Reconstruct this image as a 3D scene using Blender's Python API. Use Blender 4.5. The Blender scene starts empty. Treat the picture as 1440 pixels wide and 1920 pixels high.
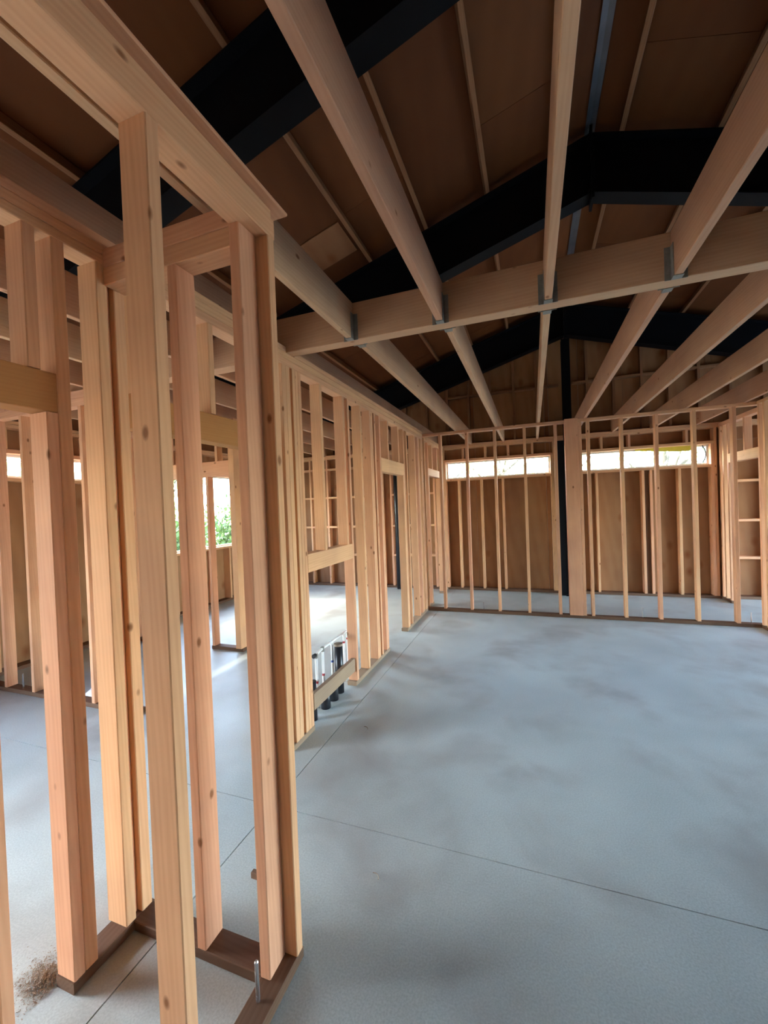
import bpy, bmesh, math, random
from mathutils import Matrix, Vector, Euler

random.seed(7)
D = bpy.data
C = bpy.context.scene.collection
SC = bpy.context.scene

# ------------------------------------------------------------------ camera
YAW, PITCH, ROLL, FPX, EYE = 0.348, 0.0147, 0.0378, 768.6, 1.62
fw = Vector((-math.sin(YAW) * math.cos(PITCH), math.cos(YAW) * math.cos(PITCH), -math.sin(PITCH)))
rt = Vector((math.cos(YAW), math.sin(YAW), 0))
dn = fw.cross(rt)
r2 = rt * math.cos(ROLL) + dn * math.sin(ROLL)
d2 = dn * math.cos(ROLL) - rt * math.sin(ROLL)
cam = D.cameras.new('camera')
cam.sensor_fit = 'HORIZONTAL'
cam.sensor_width = 36.0
cam.lens = FPX / 1440 * 36.0
cam.clip_start = 0.02
cam.clip_end = 200
co = D.objects.new('camera', cam)
C.objects.link(co)
m = Matrix((r2, -d2, -fw)).transposed().to_4x4()
m.translation = Vector((0, 0, EYE))
co.matrix_world = m
SC.camera = co

# ------------------------------------------------------------------ world, sun, exposure
SUN_TO = Vector((0.70, 0.03, -0.68)).normalized()          # the way the sunlight travels
world = D.worlds.new('world')
SC.world = world
world.use_nodes = True
wn = world.node_tree
bg = wn.nodes['Background']
sky = wn.nodes.new('ShaderNodeTexSky')
sky.sky_type = 'NISHITA'
sky.sun_disc = False
sky.sun_elevation = math.radians(42)
sky.sun_rotation = math.atan2(-SUN_TO.x, -SUN_TO.y)
sky.air_density = 1.0
sky.dust_density = 1.2
sky.ozone_density = 1.0
wn.links.new(sky.outputs[0], bg.inputs[0])
bg.inputs[1].default_value = 0.55
sl = D.lights.new('sun', 'SUN')
sl.energy = 0.3
sl.angle = math.radians(0.6)
sl.color = (1.0, 0.93, 0.82)
so = D.objects.new('sun', sl)
so.rotation_euler = SUN_TO.to_track_quat('-Z', 'Y').to_euler()
so.location = (-20, 20, 25)
C.objects.link(so)
SC.view_settings.view_transform = 'Standard'
SC.view_settings.look = 'None'
SC.view_settings.gamma = 1.0
SC.view_settings.use_curve_mapping = False
SC.view_settings.exposure = 3.75
SC.cycles.max_bounces = 8
SC.cycles.diffuse_bounces = 4
SC.cycles.transparent_max_bounces = 12
SC.cycles.caustics_reflective = False
SC.cycles.caustics_refractive = False
SC.cycles.sample_clamp_indirect = 6.0


# ------------------------------------------------------------------ materials
def new_mat(name):
    mt = D.materials.new(name)
    mt.use_nodes = True
    nt = mt.node_tree
    return mt, nt, nt.nodes['Principled BSDF'], nt.nodes, nt.links


def ramp(nodes, stops):
    r = nodes.new('ShaderNodeValToRGB')
    el = r.color_ramp.elements
    while len(el) < len(stops):
        el.new(0.5)
    for e, (p, c) in zip(el, stops):
        e.position = p
        e.color = (*c, 1)
    return r


def mixc(nodes, links, fac, a, b, mode='MIX'):
    n = nodes.new('ShaderNodeMix')
    n.data_type = 'RGBA'
    n.blend_type = mode
    for sock, v in ((n.inputs[0], fac), (n.inputs[6], a), (n.inputs[7], b)):
        if hasattr(v, 'links') or hasattr(v, 'is_linked'):
            links.new(v, sock)
        elif isinstance(v, (int, float)):
            sock.default_value = v
        else:
            sock.default_value = (*v, 1)
    return n.outputs[2]


def wood_mat(name, tones, grain=0.30, knots=True, rough=0.72, across=26.0, along=1.1, kscale=(8.0, 8.0, 4.6), kr_=(0.05, 0.105)):
    """sawn lumber: grain along local Z, tone picked per board"""
    mt, nt, b, N, L = new_mat(name)
    tc = N.new('ShaderNodeTexCoord')
    oi = N.new('ShaderNodeObjectInfo')
    off = N.new('ShaderNodeVectorMath'); off.operation = 'MULTIPLY_ADD'
    cv = N.new('ShaderNodeCombineXYZ')
    for i in range(3):
        L.new(oi.outputs['Random'], cv.inputs[i])
    off.inputs[1].default_value = (17.0, 23.0, 31.0)
    L.new(cv.outputs[0], off.inputs[0])
    L.new(tc.outputs['Object'], off.inputs[2])
    mp = N.new('ShaderNodeMapping')
    mp.inputs['Scale'].default_value = (across, across, along)
    L.new(off.outputs[0], mp.inputs[0])
    n1 = N.new('ShaderNodeTexNoise')
    n1.inputs['Scale'].default_value = 1.6
    n1.inputs['Detail'].default_value = 5
    n1.inputs['Roughness'].default_value = 0.6
    n1.inputs['Distortion'].default_value = 0.5
    L.new(mp.outputs[0], n1.inputs['Vector'])
    wv = N.new('ShaderNodeTexWave')
    wv.bands_direction = 'DIAGONAL'
    wv.inputs['Scale'].default_value = 1.3
    wv.inputs['Distortion'].default_value = 5.0
    wv.inputs['Detail'].default_value = 2.5
    L.new(mp.outputs[0], wv.inputs['Vector'])
    g = mixc(N, L, 0.22, n1.outputs['Fac'], wv.outputs['Color'])
    base = ramp(N, [(i / max(1, len(tones) - 1), t) for i, t in enumerate(tones)])
    base.color_ramp.interpolation = 'LINEAR'
    L.new(oi.outputs['Random'], base.inputs[0])
    dark = mixc(N, L, 1.0, base.outputs[0], (0.74, 0.62, 0.52), 'MULTIPLY')
    gr = ramp(N, [(0.36, (0, 0, 0)), (0.72, (1, 1, 1))])
    L.new(g, gr.inputs[0])
    gm = N.new('ShaderNodeMath'); gm.operation = 'MULTIPLY'
    L.new(gr.outputs[0], gm.inputs[0]); gm.inputs[1].default_value = grain * 2.2
    col = mixc(N, L, gm.outputs[0], base.outputs[0], dark)
    # broad blotches of weather and handling
    n2 = N.new('ShaderNodeTexNoise')
    n2.inputs['Scale'].default_value = 2.6
    n2.inputs['Detail'].default_value = 2
    L.new(off.outputs[0], n2.inputs['Vector'])
    r2_ = ramp(N, [(0.38, (0, 0, 0)), (0.68, (0.75, 0.75, 0.75))])
    L.new(n2.outputs['Fac'], r2_.inputs[0])
    col = mixc(N, L, r2_.outputs[0], col, mixc(N, L, 1.0, col, (0.84, 0.82, 0.86), 'MULTIPLY'))
    if knots:
        m2 = N.new('ShaderNodeMapping')
        m2.inputs['Scale'].default_value = kscale
        L.new(off.outputs[0], m2.inputs[0])
        vo = N.new('ShaderNodeTexVoronoi')
        vo.inputs['Scale'].default_value = 1.0
        vo.inputs['Randomness'].default_value = 1.0
        L.new(m2.outputs[0], vo.inputs['Vector'])
        kr = ramp(N, [(kr_[0], (1, 1, 1)), (kr_[1], (0, 0, 0))])
        L.new(vo.outputs['Distance'], kr.inputs[0])
        km = N.new('ShaderNodeMath'); km.operation = 'MULTIPLY'
        L.new(kr.outputs[0], km.inputs[0]); km.inputs[1].default_value = 0.85
        col = mixc(N, L, km.outputs[0], col, (0.21, 0.066, 0.014))
    L.new(col, b.inputs['Base Color'])
    b.inputs['Roughness'].default_value = rough
    b.inputs['Specular IOR Level'].default_value = 0.25
    bp = N.new('ShaderNodeBump')
    bp.inputs['Strength'].default_value = 0.12
    bp.inputs['Distance'].default_value = 0.004
    L.new(n1.outputs['Fac'], bp.inputs['Height'])
    L.new(bp.outputs[0], b.inputs['Normal'])
    return mt


def plain_mat(name, col, rough=0.5, metal=0.0, noise=0.0, scale=8.0, spec=0.5):
    mt, nt, b, N, L = new_mat(name)
    tc = N.new('ShaderNodeTexCoord')
    n = N.new('ShaderNodeTexNoise')
    n.inputs['Scale'].default_value = scale
    n.inputs['Detail'].default_value = 4
    L.new(tc.outputs['Object'], n.inputs['Vector'])
    c = mixc(N, L, n.outputs['Fac'], tuple(x * (1 - noise) for x in col), tuple(min(1, x * (1 + noise)) for x in col))
    L.new(c, b.inputs['Base Color'])
    b.inputs['Roughness'].default_value = rough
    b.inputs['Metallic'].default_value = metal
    b.inputs['Specular IOR Level'].default_value = spec
    return mt


def concrete_mat(name):
    mt, nt, b, N, L = new_mat(name)
    tc = N.new('ShaderNodeTexCoord')
    geo = N.new('ShaderNodeNewGeometry')

    def noise(s, d, dist=0.0, ro=0.55):
        n = N.new('ShaderNodeTexNoise')
        n.inputs['Scale'].default_value = s
        n.inputs['Detail'].default_value = d
        n.inputs['Distortion'].default_value = dist
        n.inputs['Roughness'].default_value = ro
        L.new(geo.outputs['Position'], n.inputs['Vector'])
        return n.outputs['Fac']
    a = noise(0.75, 3, 0.2)
    r = ramp(N, [(0.30, (0.38, 0.425, 0.40)), (0.52, (0.48, 0.535, 0.505)), (0.75, (0.56, 0.62, 0.585))])
    L.new(a, r.inputs[0])
    f = noise(140, 3)
    fr = ramp(N, [(0.35, (0.86, 0.86, 0.86)), (0.65, (1.07, 1.07, 1.07))])
    L.new(f, fr.inputs[0])
    col = mixc(N, L, 1.0, r.outputs[0], fr.outputs[0], 'MULTIPLY')
    s = noise(1.5, 4, 0.3, 0.5)
    sr = N.new('ShaderNodeMapRange')
    sr.interpolation_type = 'SMOOTHSTEP'
    sr.inputs['From Min'].default_value = 0.44
    sr.inputs['From Max'].default_value = 0.74
    sr.inputs['To Max'].default_value = 0.72
    L.new(s, sr.inputs['Value'])
    col = mixc(N, L, sr.outputs[0], col, (0.28, 0.265, 0.235))
    L.new(col, b.inputs['Base Color'])
    rr = N.new('ShaderNodeMapRange')
    rr.inputs['From Min'].default_value = 0.2
    rr.inputs['From Max'].default_value = 0.8
    rr.inputs['To Min'].default_value = 0.42
    rr.inputs['To Max'].default_value = 0.58
    L.new(noise(1.6, 2, 0.0), rr.inputs['Value'])
    L.new(rr.outputs[0], b.inputs['Roughness'])
    b.inputs['Specular IOR Level'].default_value = 0.5
    bp = N.new('ShaderNodeBump')
    bp.inputs['Strength'].default_value = 0.10
    bp.inputs['Distance'].default_value = 0.004
    L.new(noise(14, 5), bp.inputs['Height'])
    L.new(bp.outputs[0], b.inputs['Normal'])
    return mt


def glass_mat(name):
    mt, nt, b, N, L = new_mat(name)
    out = N['Material Output']
    tr = N.new('ShaderNodeBsdfTransparent')
    tr.inputs[0].default_value = (0.95, 0.97, 0.96, 1)
    gl = N.new('ShaderNodeBsdfGlossy')
    gl.inputs['Roughness'].default_value = 0.02
    mx = N.new('ShaderNodeMixShader')
    mx.inputs[0].default_value = 0.05
    L.new(tr.outputs[0], mx.inputs[1])
    L.new(gl.outputs[0], mx.inputs[2])
    L.new(mx.outputs[0], out.inputs[0])
    return mt


def leaf_mat(name, a, b_):
    mt, nt, b, N, L = new_mat(name)
    oi = N.new('ShaderNodeNewGeometry')
    r = ramp(N, [(0.0, a), (1.0, b_)])
    L.new(oi.outputs['Random Per Island'], r.inputs[0])
    L.new(r.outputs[0], b.inputs['Base Color'])
    b.inputs['Roughness'].default_value = 0.55
    tl = N.new('ShaderNodeBsdfTranslucent')
    L.new(r.outputs[0], tl.inputs[0])
    mx = N.new('ShaderNodeMixShader')
    mx.inputs[0].default_value = 0.4
    L.new(b.outputs[0], mx.inputs[1])
    L.new(tl.outputs[0], mx.inputs[2])
    L.new(mx.outputs[0], N['Material Output'].inputs[0])
    return mt


M = {}
M['fir'] = wood_mat('fir_lumber', [(0.78, 0.425, 0.225), (0.79, 0.465, 0.24), (0.76, 0.39, 0.225), (0.78, 0.455, 0.23), (0.74, 0.385, 0.225)], grain=0.17)
M['joist'] = wood_mat('joist_lumber', [(0.62, 0.355, 0.205), (0.65, 0.415, 0.24), (0.60, 0.325, 0.195)], grain=0.15)
M['treated'] = wood_mat('treated_sole_plate', [(0.17, 0.095, 0.055), (0.14, 0.075, 0.042)], knots=False, grain=0.3)
M['nailer'] = wood_mat('weathered_block', [(0.34, 0.24, 0.15), (0.36, 0.25, 0.16)], knots=False, grain=0.15)
M['dusty'] = wood_mat('dusty_sole_plate', [(0.36, 0.255, 0.165), (0.32, 0.215, 0.135)], knots=False, grain=0.2)
M['lvl'] = wood_mat('laminated_header', [(0.48, 0.22, 0.07), (0.52, 0.245, 0.085)], knots=False, grain=0.1, across=40)
M['ply'] = wood_mat('plywood_sheathing', [(0.34, 0.165, 0.075), (0.42, 0.22, 0.10), (0.30, 0.135, 0.06), (0.38, 0.19, 0.085)], grain=0.22, across=3.0, along=0.5, kscale=(3.6, 3.6, 2.3), kr_=(0.02, 0.22))
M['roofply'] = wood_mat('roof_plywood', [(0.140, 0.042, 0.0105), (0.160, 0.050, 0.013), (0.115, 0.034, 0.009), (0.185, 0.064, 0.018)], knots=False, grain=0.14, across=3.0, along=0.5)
M['purlin'] = wood_mat('purlin_lumber', [(0.33, 0.165, 0.08), (0.28, 0.135, 0.065)], knots=False)
M['steel'] = plain_mat('dark_painted_steel', (0.004, 0.0043, 0.006), 0.55, 0.0, 0.25, 3.0, 0.12)
M['galv'] = plain_mat('galvanised_steel', (0.20, 0.215, 0.24), 0.45, 0.8, 0.35, 6)
M['hanger'] = plain_mat('joist_hanger_steel', (0.26, 0.26, 0.23), 0.55, 0.4, 0.4, 30)
M['bolt'] = plain_mat('zinc_bolt', (0.62, 0.64, 0.66), 0.25, 0.9, 0.1, 30)
M['concrete'] = concrete_mat('concrete_slab')
M['joint'] = plain_mat('saw_cut_dirt', (0.10, 0.095, 0.09), 0.9, 0, 0.3, 10)
M['pvc'] = plain_mat('white_plastic_pipe', (0.80, 0.81, 0.80), 0.35, 0, 0.05, 10)
M['abs'] = plain_mat('black_plastic_pipe', (0.014, 0.015, 0.020), 0.35, 0, 0.2, 10)
M['red'] = plain_mat('red_print', (0.45, 0.05, 0.06), 0.5, 0, 0.1, 10)
M['blue'] = plain_mat('blue_print', (0.05, 0.10, 0.45), 0.5, 0, 0.1, 10)
M['vinyl'] = plain_mat('white_vinyl', (0.75, 0.76, 0.74), 0.4, 0, 0.04, 10)
M['glass'] = glass_mat('window_glass')
M['yellow'] = plain_mat('yellow_flashing_film', (0.70, 0.62, 0.07), 0.5, 0, 0.1, 10)
M['ground'] = plain_mat('gravel_and_grass', (0.30, 0.29, 0.22), 0.9, 0, 0.4, 1.5)
M['leafA'] = leaf_mat('leaf_green', (0.28, 0.38, 0.12), (0.50, 0.58, 0.25))
M['leafB'] = leaf_mat('leaf_yellow_green', (0.36, 0.42, 0.14), (0.66, 0.62, 0.25))
M['leafC'] = leaf_mat('leaf_deep_green', (0.035, 0.075, 0.015), (0.11, 0.17, 0.04))
M['bark'] = plain_mat('bark', (0.12, 0.09, 0.065), 0.9, 0, 0.4, 12)
M['dust'] = wood_mat('sawdust', [(0.36, 0.30, 0.23), (0.40, 0.34, 0.26)], knots=False)
M['seal'] = plain_mat('wall_light_seal', (0.55, 0.56, 0.55), 0.6, 0, 0.05, 5)
M['bag'] = plain_mat('white_plastic_bag', (0.75, 0.77, 0.78), 0.4, 0, 0.08, 30)


# ------------------------------------------------------------------ object helpers
def tag(o, label=None, cat=None, group=None, kind=None):
    if label: o['label'] = label
    if cat: o['category'] = cat
    if group: o['group'] = group
    if kind: o['kind'] = kind
    return o


def root(name, loc, label=None, cat=None, group=None, kind=None):
    o = D.objects.new(name, None)
    o.empty_display_size = 0.1
    o.location = loc
    C.objects.link(o)
    return tag(o, label, cat, group, kind)


def place(o, parent, world_loc):
    C.objects.link(o)
    if parent is not None:
        o.parent = parent
        o.location = Vector(world_loc) - parent.location
    else:
        o.location = world_loc
    return o


_cache = {}


def board_mesh(a, b, l, mat, e=0.003):
    """prism a x b x l with its four long edges eased, long axis local Z"""
    key = (round(a, 4), round(b, 4), round(l, 4), mat, e)
    if key in _cache:
        return _cache[key]
    e = min(e, a * 0.3, b * 0.3)
    p = [(-a / 2 + e, -b / 2), (a / 2 - e, -b / 2), (a / 2, -b / 2 + e), (a / 2, b / 2 - e),
         (a / 2 - e, b / 2), (-a / 2 + e, b / 2), (-a / 2, b / 2 - e), (-a / 2, -b / 2 + e)]
    vs = [(x, y, -l / 2) for x, y in p] + [(x, y, l / 2) for x, y in p]
    fs = [tuple(range(7, -1, -1)), tuple(range(8, 16))] + [(i, (i + 1) % 8, 8 + (i + 1) % 8, 8 + i) for i in range(8)]
    me = D.meshes.new('board')
    me.from_pydata(vs, [], fs)
    me.materials.append(M[mat])
    me.update()
    _cache[key] = me
    return me


def board(name, x0, x1, y0, y1, z0, z1, parent, mat='fir', axis=None, e=0.003):
    d = (x1 - x0, y1 - y0, z1 - z0)
    if axis is None:
        axis = max(range(3), key=lambda i: d[i])
    if axis == 2:
        me, rot = board_mesh(d[0], d[1], d[2], mat, e), (0, 0, 0)
    elif axis == 1:                                  # local Z -> world Y
        me, rot = board_mesh(d[0], d[2], d[1], mat, e), (-math.pi / 2, 0, 0)
    else:                                            # local Z -> world X
        me, rot = board_mesh(d[2], d[1], d[0], mat, e), (0, math.pi / 2, 0)
    o = D.objects.new(name, me)
    o.rotation_euler = rot
    place(o, parent, ((x0 + x1) / 2, (y0 + y1) / 2, (z0 + z1) / 2))
    return o


def mesh_obj(name, vs, fs, mat, parent=None, base=(0, 0, 0), smooth=False):
    """vs in world space; base is the object's origin"""
    b = Vector(base)
    me = D.meshes.new(name)
    me.from_pydata([tuple(Vector(v) - b) for v in vs], [], fs)
    for mm in (mat if isinstance(mat, (list, tuple)) else [mat]):
        me.materials.append(M[mm])
    if smooth:
        for p in me.polygons:
            p.use_smooth = True
    me.update()
    o = D.objects.new(name, me)
    place(o, parent, base)
    return o


def boxes(lst):
    vs, fs = [], []
    for x0, x1, y0, y1, z0, z1 in lst:
        k = len(vs)
        vs += [(x0, y0, z0), (x1, y0, z0), (x1, y1, z0), (x0, y1, z0), (x0, y0, z1), (x1, y0, z1), (x1, y1, z1), (x0, y1, z1)]
        fs += [tuple(k + i for i in f) for f in ((0, 3, 2, 1), (4, 5, 6, 7), (0, 1, 5, 4), (1, 2, 6, 5), (2, 3, 7, 6), (3, 0, 4, 7))]
    return vs, fs


def tube(points, r, n=12, cap=True):
    vs, fs = [], []
    pts = [Vector(p) for p in points]
    rs = r if isinstance(r, (list, tuple)) else [r] * len(pts)
    for i, p in enumerate(pts):
        t = (pts[min(i + 1, len(pts) - 1)] - pts[max(i - 1, 0)]).normalized()
        u = t.orthogonal().normalized() if i == 0 else (u - t * u.dot(t)).normalized()
        w = t.cross(u)
        for k in range(n):
            a = 2 * math.pi * k / n
            vs.append(p + (u * math.cos(a) + w * math.sin(a)) * rs[i])
    for i in range(len(pts) - 1):
        for k in range(n):
            fs.append((i * n + k, i * n + (k + 1) % n, (i + 1) * n + (k + 1) % n, (i + 1) * n + k))
    if cap:
        fs.append(tuple(range(n - 1, -1, -1)))
        fs.append(tuple(range((len(pts) - 1) * n, len(pts) * n)))
    return vs, fs


# ================================================================== THE SETTING
XL, XR, YF, YB = -5.25, 6.42, -4.20, 7.66          # inner faces of the outside walls
RX, RZ, RS = 0.586, 4.95, 0.30                      # ridge line and roof pitch (underside of the roof boards)
ZP = 2.69                                           # top of the walls, underside of the joists


def roof_z(x, z0=RZ):
    return z0 - RS * abs(x - RX)


# ---- floor: concrete slab poured in panels with saw cuts between
fl = mesh_obj('floor', *boxes([(XL - 0.3, XR + 0.3, YF - 0.3, YB + 0.3, -0.20, -0.014)]), 'joint')
tag(fl, 'grey concrete slab floor with two thin saw cuts', 'floor', kind='structure')
JX, JY, G = -1.392, 1.865, 0.0026
for xa, xb in ((XL - 0.3, JX - G), (JX + G, XR + 0.3)):
    for ya, yb in ((YF - 0.3, JY - G), (JY + G, YB + 0.3)):
        mesh_obj('slab_panel', *boxes([(xa, xb, ya, yb, -0.014, 0.0)]), 'concrete', fl, ((xa + xb) / 2, (ya + yb) / 2, 0))

gr = mesh_obj('ground', *boxes([(-45, 45, -45, 45, -0.5, -0.22)]), 'ground')
tag(gr, 'sunlit gravel and grass outside the building', 'ground', kind='structure')

# ---- roof: plywood panels between purlins
ce = root('ceiling', (RX, 2.0, RZ), 'underside of the dark brown plywood gable roof with light purlins', 'ceiling', kind='structure')
ang = math.atan(RS)
cosA = math.cos(ang)
PSP = 0.612
y_breaks = [YF - 0.4, -2.6, -0.15, 2.29, 4.73, 7.17, YB + 0.6]
for side in (-1, 1):
    n = 0
    off0 = 0.06
    xs = [0.0] + [0.30 + PSP * i if side < 0 else 0.25 + 0.70 * i for i in range(0, 12)]
    lim = (RX - XL + 0.5) if side < 0 else (XR - RX + 0.5)
    xs = [v for v in xs if v < lim] + [lim]
    for i in range(len(xs) - 1):
        a, b_ = xs[i], xs[i + 1]
        shift = 1.2 if i % 2 else 0
        yb_ = [y_breaks[0]] + [v + shift for v in y_breaks[1:-1] if v + shift < y_breaks[-1] - 0.2] + [y_breaks[-1]]
        for j in range(len(yb_) - 1):
            xm = RX + side * (a + b_) / 2
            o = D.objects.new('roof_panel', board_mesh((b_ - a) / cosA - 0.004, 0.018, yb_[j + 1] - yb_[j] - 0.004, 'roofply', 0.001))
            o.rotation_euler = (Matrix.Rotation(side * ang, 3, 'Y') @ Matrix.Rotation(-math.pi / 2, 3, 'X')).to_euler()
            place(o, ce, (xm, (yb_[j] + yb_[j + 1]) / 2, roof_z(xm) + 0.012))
    for d_ in xs[1:-1]:
        xm = RX + side * d_
        o = D.objects.new('purlin', board_mesh(0.038, 0.09, YB - YF + 0.8, 'purlin'))
        o.rotation_euler = (Matrix.Rotation(side * ang, 3, 'Y') @ Matrix.Rotation(-math.pi / 2, 3, 'X')).to_euler()
        place(o, ce, (xm, (YB + YF) / 2, roof_z(xm) - 0.046))
for side in (-1, 1):
    xe = XL - 0.6 if side < 0 else XR + 0.6
    P = [(RX - side * 0.01, YF - 0.6, RZ + 0.030), (xe, YF - 0.6, roof_z(xe) + 0.030), (xe, YB + 0.8, roof_z(xe) + 0.030), (RX - side * 0.01, YB + 0.8, RZ + 0.030)]
    P += [(x, y, z + 0.012) for x, y, z in P]
    mesh_obj('roof_light_seal', P, [(0, 1, 2, 3), (7, 6, 5, 4), (0, 4, 5, 1), (1, 5, 6, 2), (2, 6, 7, 3), (3, 7, 4, 0)], 'joint', ce, P[0])  # unseen sheet added above the panels to stop light leaking through their gaps
o = D.objects.new('patch_panel', board_mesh(0.46, 0.008, 0.45, 'ply', 0.001))
o.rotation_euler = (Matrix.Rotation(-ang, 3, 'Y') @ Matrix.Rotation(-math.pi / 2, 3, 'X')).to_euler()
place(o, ce, (-1.845, 3.74, roof_z(-1.845) - 0.004))
vs = []
for y in (YF - 0.3, YB + 0.1):
    for dx, dz in ((-0.042, -0.022), (0, -0.010), (0.042, -0.022), (0, -0.014)):
        vs.append((RX + dx, y, RZ + dz - 0.004))
mesh_obj('ridge_strip', vs, [(0, 1, 5, 4), (1, 2, 6, 5), (3, 0, 4, 7), (2, 3, 7, 6), (0, 3, 2, 1), (4, 5, 6, 7)], 'galv', ce, (RX, 2, RZ))


# ---- outside walls
def strip_panel(parent, axis, c0, c1, u0, u1, z0, za, zb, mat='ply'):
    """one sheet of sheathing; top may slope from za (at u0) to zb (at u1)"""
    g = 0.0015
    u0 += g; u1 -= g
    P = []
    for c in (c0, c1):
        for u, z in ((u0, z0), (u1, z0), (u1, zb), (u0, za)):
            P.append((u, c, z) if axis == 'x' else (c, u, z))
    f = [(0, 1, 2, 3), (7, 6, 5, 4), (0, 4, 5, 1), (1, 5, 6, 2), (2, 6, 7, 3), (3, 7, 4, 0)]
    if axis == 'y':
        f = [tuple(reversed(q)) for q in f]
    base = Vector(P[0])
    return mesh_obj('sheathing_panel', P, f, mat, parent, base)


def outside_wall(name, label, axis, c_in, out, u_a, u_b, openings, top, studs=True, gable=False, sp=0.406, blocks=(), extra=(), skip=()):
    """axis 'x': wall runs along x at y=c_in; out = +1/-1 outward.  openings: (u0,u1,z0,z1)"""
    T = 0.14
    base = ((u_a + u_b) / 2, c_in, 0) if axis == 'x' else (c_in, (u_a + u_b) / 2, 0)
    w = root(name, base, label, 'wall', kind='structure')
    c_out = c_in + out * T
    lo, hi = min(c_in, c_out), max(c_in, c_out)

    def bd(nm, u0, u1, z0, z1, mat='fir', lo_=lo, hi_=hi):
        if axis == 'x':
            return board(nm, u0, u1, lo_, hi_, z0, z1, w, mat)
        return board(nm, lo_, hi_, u0, u1, z0, z1, w, mat)
    # sheathing
    br = set([u_a, u_b])
    u = u_a + 0.61
    while u < u_b:
        br.add(round(u, 3)); u += 1.22
    for o_ in openings:
        br.add(o_[0]); br.add(o_[1])
    if gable:
        br.add(RX)
    br = sorted(br)
    s0, s1 = c_out, c_out + out * 0.014
    for a, b_ in zip(br, br[1:]):
        if b_ - a < 0.01:
            continue
        mid = (a + b_) / 2
        zs = [0.0]
        for o_ in sorted((q for q in openings if q[0] < mid < q[1]), key=lambda q: q[2]):
            zs += [o_[2], o_[3]]
        za_, zb_ = (roof_z(a), roof_z(b_)) if gable else (roof_z(c_in), roof_z(c_in))
        zs.append(None)
        for q0, q1 in zip(zs[::2], zs[1::2]):
            if q1 is None or q1 - q0 > 0.02:
                o_ = strip_panel(w, axis, s1, s1 + out * 0.004, a - 0.0016, b_ + 0.0016, q0 - 0.15 * (q0 == 0), za_ if q1 is None else q1, zb_ if q1 is None else q1, 'seal')
                o_.name = 'wall_light_seal'  # unseen backing sheet added to close light leaks between sheathing panels
        cuts = sorted((o_[2], o_[3]) for o_ in openings if o_[0] < mid < o_[1])
        z = 0.0
        for c0, c1 in cuts:
            if c0 - z > 0.02:
                strip_panel(w, axis, s0, s1, a, b_, z, c0, c0)
            z = c1
        if gable:
            zt = max(2.75, z)
            if zt - z > 0.05:
                strip_panel(w, axis, s0, s1, a, b_, z, 2.44 if z < 2.2 else zt, 2.44 if z < 2.2 else zt)
            zz = 2.44 if z < 2.2 else zt
            strip_panel(w, axis, s0, s1, a, b_, zz + 0.003, roof_z(a), roof_z(b_))
        else:
            strip_panel(w, axis, s0, s1, a, b_, z, roof_z(c_in), roof_z(c_in))
    # plates
    doors = sorted((o_[0], o_[1]) for o_ in openings if o_[2] < 0.05)
    u = u_a
    for d0, d1 in doors + [(u_b, u_b)]:
        if d0 - u > 0.05:
            bd('sole_plate', u, d0, 0.0, 0.04, 'treated')
        u = d1
    pt = 2.71 if gable else top
    bd('top_plate', u_a, u_b, pt - 0.038, pt)
    bd('top_plate', u_a, u_b, pt - 0.078, pt - 0.040)
    zt = pt - 0.079
    # openings
    for o0, o1, z0, z1 in openings:
        bd('king_stud', o0 - 0.078, o0 - 0.040, 0.041, zt)
        bd('trimmer_stud', o0 - 0.039, o0 - 0.001, 0.041, z1)
        bd('trimmer_stud', o1 + 0.001, o1 + 0.039, 0.041, z1)
        bd('king_stud', o1 + 0.040, o1 + 0.078, 0.041, zt)
        bd('header', o0 - 0.039, o1 + 0.039, z1 + 0.001, z1 + 0.045)
        if z0 > 0.05:
            bd('sill_plate', o0, o1, z0 - 0.039, z0 - 0.001)
    for u in extra:
        inside = [o_ for o_ in openings if o_[0] - 0.02 < u < o_[1] + 0.02]
        if inside:
            o_ = inside[0]
            if o_[2] > 0.1:
                bd('cripple_stud', u - 0.019, u + 0.019, 0.041, o_[2] - 0.040)
        else:
            bd('stud', u - 0.019, u + 0.019, 0.041, zt)
    for u in skip:                                    # cripples above the openings
        o_ = [o_ for o_ in openings if o_[0] < u < o_[1]][0]
        bd('cripple_stud', u - 0.019, u + 0.019, o_[3] + 0.046, zt)
    for u0, u1, z in blocks:
        bd('blocking', u0, u1, z - 0.019, z + 0.019)
    return w, bd


back_open = [(-1.51, 0.31, 2.075, 2.39), (0.79, 2.60, 2.075, 2.39)]
stud_x = [-5.15, -4.83, -4.42, -4.02, -3.62, -3.22, -2.82, -2.62, -2.22, -1.75, -1.28, -0.87, -0.49, 1.02, 1.69, 1.80, 2.19, 2.79, 3.30, 3.70, 4.1, 4.5, 4.9, 5.3, 5.7, 6.1]
L_blocks = [(a + 0.02, b_ - 0.02, z) for a, b_ in ((-5.15, -4.83), (-4.83, -4.42), (-4.42, -4.02), (-4.02, -3.62), (-3.62, -3.22), (-3.22, -2.82), (-2.22, -1.75)) for z in (0.64, 1.22, 1.83, 2.42)]
L_blocks += [(-2.6, -2.24, z) for z in (1.83, 1.22, 0.64)]
L_blocks += [(a + 0.02, b_ - 0.02, z) for a, b_ in ((2.79, 3.30), (3.30, 3.70), (3.70, 4.1)) for z in (0.63, 1.20, 1.80)]
wb, bdb = outside_wall('wall_back', 'back wall of brown plywood sheathing behind open studs with gable above', 'x', YB, 1, XL, XR, back_open, 0,
                       gable=True, extra=stud_x, skip=(-1.19, -0.785, -0.386, 0.025, 1.106, 1.508, 1.90, 2.294), blocks=L_blocks)
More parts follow.
